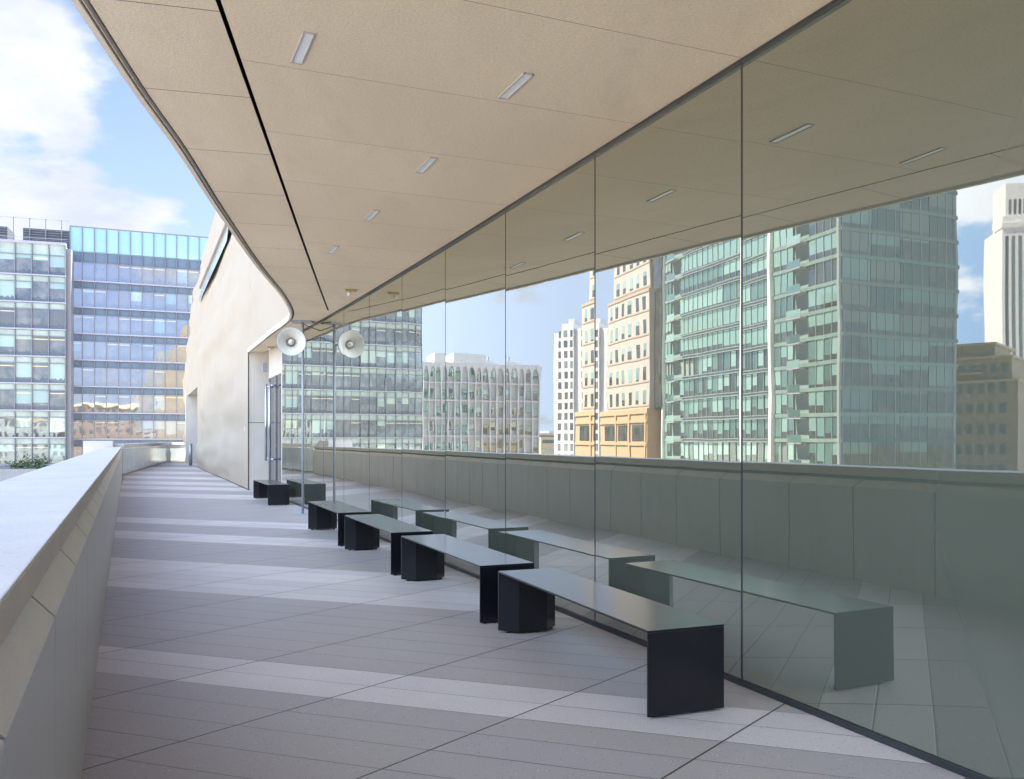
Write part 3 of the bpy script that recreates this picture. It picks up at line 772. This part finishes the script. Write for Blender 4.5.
def office(name, a, c, label, floors, z0, fh, bay, n_, spandrel, win, crown, depth, sp_h, first_sp):
    ang, L = frame(a, c); root = bld(name, a, ang, label)
    zr = lz(z0)                                         # underside of crown / roof ledge
    part(MB().box(0, L, .25, depth, 0, zr), 'core', M['pier'], root)
    z = zr; sp = MB(); lg = MB(); sps = []
    pw = L / n_
    first = True; proto = None
    for f_ in range(floors):
        sh = first_sp if first else sp_h
        part(MB().box(0, L, .02, .25, z - sh, z), 'spandrel', spandrel, root)
        zw = z - fh - (first_sp - sp_h if first else 0) + .22
        hw = z - sh - zw
        if first or proto is None or f_ == 1:
            proto = None
        for k in range(n_):
            if proto is None:
                proto = MB().box(.04, pw - .04, .06, .12, 0, hw).build('window', win, root, loc=(k * pw, 0, zw))
            else: copy_at(proto, root, (k * pw, 0, zw))
        part(MB().box(0, L, -.08, .06, z - sh - .05, z - sh + .03), 'transom', M['mullion'], root)
        part(MB().box(-.05, L + .05, -.32, .25, zw - .19, zw - .03), 'ledge', M['ledge'], root)
        z = zw - .22; first = False
    part(MB().box(0, L, .02, .25, 0, z), 'lower_wall', spandrel, root)
    for k in range(n_ + 1):
        part(MB().box(k * pw - .05, k * pw + .05, -.18, .058, max(0, z - 2), zr + (crown or 0)), 'mullion', M['mullion'], root)
    return root, ang, L, zr, pw
def dirpt(px, depth): return Vector(((px - CX) / F * depth, depth, 0))

fl = 3.31
# blue office slab
a, c = dirpt(70, 110.0), dirpt(232, 117.5)
zb = 1.4 + 189 / F * 110
blue, ang, L, zr, pw = office('office_building', a, c, 'blue glass office slab with pale crown glazing directly beyond the parapet', 8, zb, fl, 1.65, 14, M['spandrel_blue'], M['office_blue'], 3.1, 14, .80, 1.25)
proto = None
for k in range(14):
    if proto is None: proto = MB().box(.05, pw - .05, .06, .12, .12, 3.05).build('crown_pane', M['crown_glass'], blue, loc=(0, 0, zr))
    else: copy_at(proto, blue, (k * pw, 0, zr))
part(MB().box(0, L, -.02, .14, zr + 3.08, zr + 3.2), 'crown_rail', M['mullion'], blue)
part(MB().box(0, L, .9, 8, zr, zr + 2.4), 'plant_screen', M['spandrel_green'], blue)
# green office block, left of it and running on past the picture's edge
a, c = Vector((-77.1, 100.2, 0)), dirpt(65.5, 107.6)
zb = 1.4 + 193.5 / F * 108
green, ang, L, zr, pw = office('office_building', a, c, 'green glass office block with rooftop louvre screens, left of the blue slab', 9, zb, 3.28, 1.75, 13, M['spandrel_green'], M['office_green'], 0, 16, .70, 1.30)
part(MB().box(-.05, L + .05, -.3, .6, zr, zr + .28), 'roof_ledge', M['ledge'], green)
part(MB().box(L - .05, L + .55, .3, 6, 0, zr - .3), 'corner_pier', M['pier'], green)
for x0, x1 in ((L - 5.2, L + .2), (L - 14, L - 6.9), (L - 24, L - 15)):
    sc_ = part(MB().box(x0, x1, 3.0, 7, zr + .3, zr + 2.5), 'louvre_screen', M['louvre'], green)
    sl_ = MB()
    for k in range(7): sl_.box(x0, x1, 2.9, 3.0, zr + .5 + k * .3, zr + .56 + k * .3)
    part(sl_, 'louvre_blades', M['mullion'], sc_)
for k in range(12):
    x = L - .9 - k * 1.78; part(MB().box(x, x + .09, 2.7, 2.8, zr + .28, zr + 3.7), 'screen_post', M['mullion'], green)
rl = MB(); rl.box(0, L, 1.2, 1.24, zr + .95, zr + 1.0); rl.box(0, L, 1.2, 1.24, zr + .6, zr + .63); rl.box(0, L, 2.7, 2.76, zr + 3.6, zr + 3.68)
part(rl, 'roof_railing', M['ledge'], green)
# planted ledge low on the green block
rng = random.Random(3)
for k, px in enumerate((16, 26, 39)):
    m_ = MB(); c0 = dirpt(px, 104.5); c0.z = -1.9
    for j in range(90):
        p = c0 + Vector((rng.gauss(0, .45), rng.gauss(0, .3), abs(rng.gauss(.3, .45)))); s_ = rng.uniform(.08, .2)
        d1 = Vector((rng.uniform(-1, 1), rng.uniform(-1, 1), rng.uniform(-1, 1))).normalized() * s_; d2 = d1.orthogonal()
        m_.face([p - d1, p + d2 * .6, p + d1, p - d2 * .6])
    bsh = empty('shrub', c0, 0, ('leftmost small green shrub in front of the green office block', 'middle small green shrub in front of the green office block', 'rightmost small green shrub in front of the green office block')[k], 'shrub', 'shrubs on the office ledge')
    m_.build('foliage', M['leaf'], bsh)
    MB().tube([c0 - Vector((0, 0, .15)), c0 + Vector((0, 0, .5))], .04, 6).build('stem', M['brick'], bsh)
lo, hi = dirpt(-40, 103.4), dirpt(60, 103.4)
tr = MB().box(lo.x, hi.x, 103.4, 106, GROUND, -2.0).build('planter_terrace', M['pier']); tag(tr, 'low dark terrace block under the shrubs before the green offices', 'terrace')

# ---- the towers that the glass mirrors (they stand out over the parapet, left of the picture)
def tower_frame(name, pxL, dL, pxR, dR, label):
    """Front face between two mirrored columns; local x runs from the right one (as mirrored) to the left one."""
    A, B = seen_in_glass(pxR, dR), seen_in_glass(pxL, dL); ang, L = frame(A, B)
    return bld(name, A, ang, label), L
# green glass apartment tower
root, L = tower_frame('apartment_tower', 665, 136.7, 838, 101, 'tall green glass apartment tower with white balconies and a white fin')
TZ = lz(62); FH = 3.05
part(MB().box(0, L, .3, 19.9, 0, TZ), 'core', M['tower_slab'], root)
nf = 17; z0 = lz(-2.2)
for f_ in range(nf):
    z = z0 + f_ * FH
    if z + FH > TZ: break
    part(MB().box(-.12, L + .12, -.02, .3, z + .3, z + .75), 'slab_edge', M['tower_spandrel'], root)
    part(MB().box(-.12, .30, .3, 20, z + .3, z + .75), 'side_slab_edge', M['tower_side_shade'], root)
    part(MB().box(15.2, 31.6, -.22, -.102, z + .26, z + .32), 'white_band', M['ledge'], root)
    part(MB().box(15.2, 31.6, -.22, -.102, z + .70, z + .76), 'white_band', M['ledge'], root)
bays = [(0.2, 6.2), (9.4, 13.6), (14.6, 19.4), (19.5, 32.4), (35.6, 37.8)]
wv = 1.45; pr = None; cnt = 0; extra = MB(); xs = []
for x0, x1 in bays:
    n_ = max(1, round((x1 - x0) / wv)); 
    for k in range(n_): xs.append((x0 + (x1 - x0) * k / n_, (x1 - x0) / n_))
for f_ in range(nf):
    z = z0 + f_ * FH + .75
    if z + FH > TZ: break
    for x0, w_ in xs:
        if pr is None: pr = MB().box(.03, 1.40, .10, .18, 0, FH - .46).build('window', M['tower_glass'], root, loc=(x0, 0, z)); cnt += 1
        elif cnt < 100 and f_ < 5: copy_at(pr, root, (x0, 0, z)); cnt += 1
        else: pass
rest = []
# above the nearest floors every floor's glass is one ribbon per bay
for f_ in range(5, nf):
    z = z0 + f_ * FH + .75
    for x0, x1 in bays: part(MB().box(x0, x1, .10, .18, 0, FH - .46), 'window_ribbon', M['tower_glass'], root).location = (0, 0, z)
for f_ in range(nf):
    z = z0 + f_ * FH + .75
    for k in range(4): part(MB().box(-.06, -.01, .4 + k * 4.8, 5.1 + k * 4.8, 0, FH - .46), 'side_ribbon', M['tower_side_shade'], root).location = (0, 0, z)
    for x0, x1 in ((6.4, 9.3), (32.6, 35.4)):
        bal = part(MB().box(x0, x1, -1.15, .28, z - .70, z - .55), 'balcony', M['ledge'], root)
        gl = MB(); gl.box(x0 + .02, x1 - .02, -1.13, -1.10, z - .52, z + .42); part(gl, 'balcony_glass', M['tower_glass'], bal)
ms = MB()
for x0, w_ in xs: ms.box(x0 - .03, x0 + .03, -.04, .3, z0, TZ)
part(ms, 'mullion_set', M['tower_slab'], root)['kind'] = 'stuff'
ms = MB()
for k in range(14): ms.box(-.10, .3, .3 + k * 1.45, (.36 if k % 3 else .48) + k * 1.45, z0, TZ)
part(ms, 'side_mullion_set', M['mullion'], root)['kind'] = 'stuff'
part(MB().box(13.8, 14.4, -.6, .3, 0, TZ), 'fin', M['tower_white'], root)
part(MB().box(37.9, 38.3, -.5, .3, 0, TZ), 'edge_fin', M['tower_white'], root)
part(MB().box(0, .45, -.15, .3, 0, TZ), 'corner_mullion', M['tower_slab'], root)

# stepped tan tower on an ochre base
root, L = tower_frame('stepped_tower', 596, 155, 647, 138, 'stepped tan precast tower with teal windows on an ochre stone base')
pz = lz(1.4 + 30 / F * 140)
FH = 3.75; BAY = L / 4.
z1 = pz + FH * 5 + .4; z2 = z1 + FH * 4
part(MB().box(-.6, L + 2.5, -.8, 16, 0, pz), 'base', M['ochre'], root)
part(MB().box(0, L + .6, 0, 14, pz, z1), 'shaft', M['tan'], root)
part(MB().box(1.0, L - 1.4, .8, 13, z1, z2), 'upper_shaft', M['tan'], root)
part(MB().box(2.4, L - 2.6, 1.6, 12, z2, z2 + 16), 'top_shaft', M['tan'], root)
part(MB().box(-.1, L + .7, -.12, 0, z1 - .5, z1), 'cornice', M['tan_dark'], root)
part(MB().box(-.8, L + 2.7, -1.0, 0, pz - .6, pz + .2), 'base_cornice', M['ochre'], root)
part(MB().box(-2.4, .98, 1.2, 13, pz + .3, z2 + 16), 'glass_shaft', M['dark_window'], root)
pr = None
for f_ in range(13):
    if f_ < 5: n_, xa, xb, y_, z = 6, .6, L + .1, -.03, pz + 1.0 + f_ * FH
    elif f_ < 9: n_, xa, xb, y_, z = 5, 1.5, L - 1.8, .77, z1 + .9 + (f_ - 5) * FH
    else: n_, xa, xb, y_, z = 4, 2.9, L - 3.0, 1.57, z2 + .9 + (f_ - 9) * FH
    for k in range(n_):
        x0 = xa + (xb - xa) * (k + .5) / n_ - .62
        if pr is None: pr = MB().box(0, 1.24, -.02, .04, 0, 2.15).build('window', M['teal_window'], root, loc=(x0, y_, z))
        else: copy_at(pr, root, (x0, y_, z))
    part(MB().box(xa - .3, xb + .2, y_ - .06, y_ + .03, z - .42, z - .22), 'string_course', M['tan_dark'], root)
pr = None
for k in range(3):
    x0 = .6 + k * (L + 1.1) / 3
    if pr is None: pr = MB().box(0, (L + 1.) / 3 - 1.4, -.06, .02, 0, 2.6).build('base_window', M['dark_window'], root, loc=(x0, -.78, pz - 4.9))
    else: copy_at(pr, root, (x0, -.78, pz - 4.9))
    part(MB().box(x0 - .85, x0 - .3, -1.05, -.8, 0, pz - .6), 'pilaster', M['ochre'], root)
part(MB().box(-.6, L + 2.5, -1.0, -.8, pz - 2.0, pz - 1.5), 'base_band', M['ochre'], root)
part(MB().box(-.6, L + 2.5, -1.0, -.8, pz - 5.6, pz - 5.1), 'base_band', M['ochre'], root)

# white slab tower behind it
root, L = tower_frame('slab_tower', 556, 250, 599, 244, 'slender white slab tower with stacked bay windows beyond the tan tower')
top = lz(1.4 + 112 / F * 250)
for x0, x1, y0, y1, hh in ((0, L * .36, 1, 12, -.6), (L * .36, L * .72, 0, 12, .9), (L * .72, L, .8, 12, -1.4)):
    part(MB().box(x0, x1, y0, y1, 0, top + hh), 'wing', M['white_wall'], root)
part(MB().box(L * .42, L * .62, 3, 9, top + .9, top + 2.6), 'roof_box', M['grey_wall'], root)
for x0, x1, y_ in ((.6, 1.9, .98), (L * .36 + .4, L * .36 + 1.5, -.02), (L * .36 + 2.5, L * .36 + 3.9, -.02), (L * .72 + .6, L * .72 + 1.7, .78)):
    for f_ in range(13):
        z = top - 2.9 - f_ * 2.9
        part(MB().box(x0, x1, y_ - .02, y_ + .1, z, z + 1.9), 'window', M['dark_window'], root)

# low white grid building
root, L = tower_frame('grid_building', 424, 163, 537, 172, 'white framed low building with wavy glass bays and rooftop plant rooms')
top = lz(1.4 + 75 / F * 167); FH = 3.35
part(MB().box(0, L, .4, 18, 0, top - .1), 'core', M['pale_wall'], root)
part(MB().box(-.1, L + .1, .1, .4, top - .5, top + .3), 'parapet', M['frame_white'], root)
nb = 11; bw = L / nb
for k in range(nb + 1):
    rib = MB(); x = k * bw; m1 = []
    for j in range(26):
        zz_ = j / 25 * top; d_t = top - zz_
        fl_ = .16 + .62 * max(0., 1 - d_t / 2.4) ** 2 + .045 * math.sin(zz_ * 1.1 + k * 1.7)  # flared white top stands in for sky reflected in the bays
        m1.append((fl_, zz_))
    pts_l = [Vector((x - wv_, -.12, zz_)) for wv_, zz_ in m1]; pts_r = [Vector((x + wv_, -.12, zz_)) for wv_, zz_ in m1]
    rib.grid([[l + Vector((0, .4, 0)), l, r, r + Vector((0, .4, 0))] for l, r in zip(pts_l, pts_r)], False)
    part(rib, 'rib', M['frame_white'], root)
for f_ in range(6):
    part(MB().box(0, L, -.05, .3, top - .2 - (f_ + 1) * FH, top + .02 - (f_ + 1) * FH), 'floor_band', M['frame_white'], root)
pr = None
for f_ in range(6):
    for k in range(nb):
        if (k * 7 + f_ * 3) % 5 == 4: continue
        x0 = k * bw + .35 + .15 * math.sin(k * 2.1 + f_); z = top - (f_ + 1) * FH + (.35 if (k + f_) % 3 else 1.0)
        if pr is None: pr = MB().box(0, bw - .62, .30, .39, 0, 1.7).build('window', M['teal_window'], root, loc=(x0, 0, z))
        else: copy_at(pr, root, (x0, 0, z))
part(MB().box(L * .34, L * .78, 4, 12, top, top + 2.5), 'plant_room', M['white_wall'], root)
part(MB().box(L * .12, L * .42, 5, 11, top, top + 1.4), 'plant_room', M['frame_white'], root)
part(MB().box(L * .28, L * .30, 5, 5.4, top + 1.4, top + 2.2), 'vent_pipe', M['grey_wall'], root)

# sand stone block and white high-rise at the mirrored right
root, L = tower_frame('stone_block', 968, 138, 1032, 132, 'sand coloured stone apartment block with cornices beside the green tower')
t1, t2, t3 = lz(1.4 + 58 / F * 136), lz(1.4 + 83 / F * 136), lz(1.4 + 98 / F * 136)
part(MB().box(-.5, L + 3, 0, 18, 0, t1), 'wall', M['sand'], root)
part(MB().box(0.6, L + 3, 1.4, 17, t1, t2), 'upper_storey', M['sand'], root)
part(MB().box(3.6, L + 2, 3, 15, t2, t3), 'penthouse', M['sand'], root)
for z, x0, y_ in ((t1, -.5, 0), (t2, .6, 1.4), (t3, 3.6, 3)):
    part(MB().box(x0 - .3, L + 3, y_ - .35, 18, z - .25, z + .15), 'cornice', M['sand_light'], root)
pr = None
for f_ in range(6):
    for k in range(5):
        z = t2 - 2.6 - f_ * 3.1; y_ = 1.37 if z > t1 else -.03
        x0 = 1.2 + k * (L - 1) / 4.6
        if pr is None: pr = MB().box(0, .95, -.02, .04, 0, 1.5).build('window', M['dark_window'], root, loc=(x0, y_, z))
        else: copy_at(pr, root, (x0, y_, z))
for f_ in range(2): part(MB().box(5, 8.5, .2, 1.39, t2 - 5.8 + 3.1 * f_, t2 - 5.5 + 3.1 * f_), 'balcony', M['sand_light'], root)
root, L = tower_frame('high_rise', 1020, 300, 1090, 296, 'slim white high-rise with a rounded crown and vertical glass strips')
t1, t2 = lz(1.4 + 216 / F * 298), lz(1.4 + 262 / F * 298)
part(MB().box(0, L, 0, 20, 0, t1), 'shaft', M['bright_wall'], root)
cx0, cx1 = L * .30, L * .92
cr = MB()
prof_ = [(cx0 + .3, 0), (cx0 + .3, t2 - t1 - 4)] + [(cx0 + .3 + 5 * (1 - math.cos(R(a_))), t2 - t1 - 4 + 4 * math.sin(R(a_))) for a_ in range(15, 91, 15)] + [(cx1, t2 - t1), (cx1, 0)]
cr.prism([(x, 1.6, t1 + z) for x, z in prof_], [(x, 15, t1 + z) for x, z in prof_])
part(cr, 'crown', M['bright_wall'], root)
part(MB().box(-.3, L + .3, -.5, 8, t1, t1 + 1.6), 'setback', M['bright_wall'], root)
part(MB().box(L * .18, L * .98, .8, 12, t1 + 1.6, t1 + 4.2), 'setback', M['bright_wall'], root)
for k in range(9):
    x0 = .7 + k * (L - .6) / 9; part(MB().box(x0, x0 + 1.15, -.06, .02, 0, t1 - 3), 'glass_strip', M['dark_window'], root)
for k in range(7):
    x0 = cx0 + 1.2 + k * (cx1 - cx0 - 1.4) / 7; part(MB().box(x0, x0 + .9, 1.53, 1.61, t1 + 5, t2 - 5.5), 'crown_window', M['dark_window'], root)
root, L = tower_frame('apartment_block', 1045, 210, 1085, 206, 'pale green striped apartment block in front of the white high-rise')
top = lz(1.4 + 72 / F * 208)
part(MB().box(0, L, 0, 14, 0, top), 'wall', M['pale_wall'], root)
for f_ in range(9): part(MB().box(.4, L - .4, -.05, .02, top - 2.6 - f_ * 3, top - 1.0 - f_ * 3), 'window_ribbon', M['teal_window'], root)

# far low skyline seen between the towers in the glass
rng = random.Random(11)
labs = ['low far tan block on the skyline left of the slab tower', 'low far grey block on the skyline behind the white grid building', 'low far pale block on the skyline close to the slab tower', 'low far brown block on the skyline behind the tan tower', 'wide low far warehouse on the skyline right of the grid building']
for k, (px, dep, wpx, hp_) in enumerate(((530, 520, 40, 7), (500, 700, 60, 9), (550, 610, 14, 9), (590, 560, 30, 8), (540, 430, 30, 3))):
    root, L = tower_frame('far_block', px, dep, px + wpx, dep + 5, labs[k]); top = lz(1.4 + hp_ / F * dep)
    part(MB().box(0, L, 0, 25, 0, top), 'wall', (M['tan'], M['grey_wall'], M['pale_wall'], M['tan_dark'], M['sand'])[k], root)
    for f_ in range(3): part(MB().box(1, L - 1, -.06, .02, top - 3 - f_ * 4, top - 1.3 - f_ * 4), 'window_ribbon', M['dark_window'], root)

# ---- buildings behind the camera, which the office glass mirrors
def back_block(name, a, c, top, m, label, fh=3.6, bay=3.2, depth=18):
    ang, L = frame(a, c); root = bld(name, a, ang, label); T = lz(top)
    part(MB().box(0, L, 0, depth, 0, T), 'wall', m, root)
    part(MB().box(-.3, L + .3, -.4, .1, T - .5, T + .3), 'cornice', M['sand_light'], root)
    pr = None; nb_ = int(L / bay)
    for f_ in range(6):
        for k in range(min(nb_, 16)):
            loc = (k * bay + .8, 0, T - 3.2 - f_ * fh)
            if pr is None: pr = MB().box(0, 1.7, -.03, .03, 0, 2.1).build('window', M['dark_window'], root, loc=loc)
            else: copy_at(pr, root, loc)
back_block('brick_building', Vector((44, -105, 0)), Vector((0, -95, 0)), 14, M['brick'], 'brown brick block behind the viewpoint, mirrored in the office windows')
back_block('stone_building', Vector((-8, -130, 0)), Vector((-50, -120, 0)), 9, M['pale_wall'], 'pale stone block behind the viewpoint, mirrored in the office windows')
back_block('tan_building', Vector((92, -120, 0)), Vector((52, -130, 0)), 22, M['tan'], 'tan block behind the viewpoint, mirrored in the office windows')
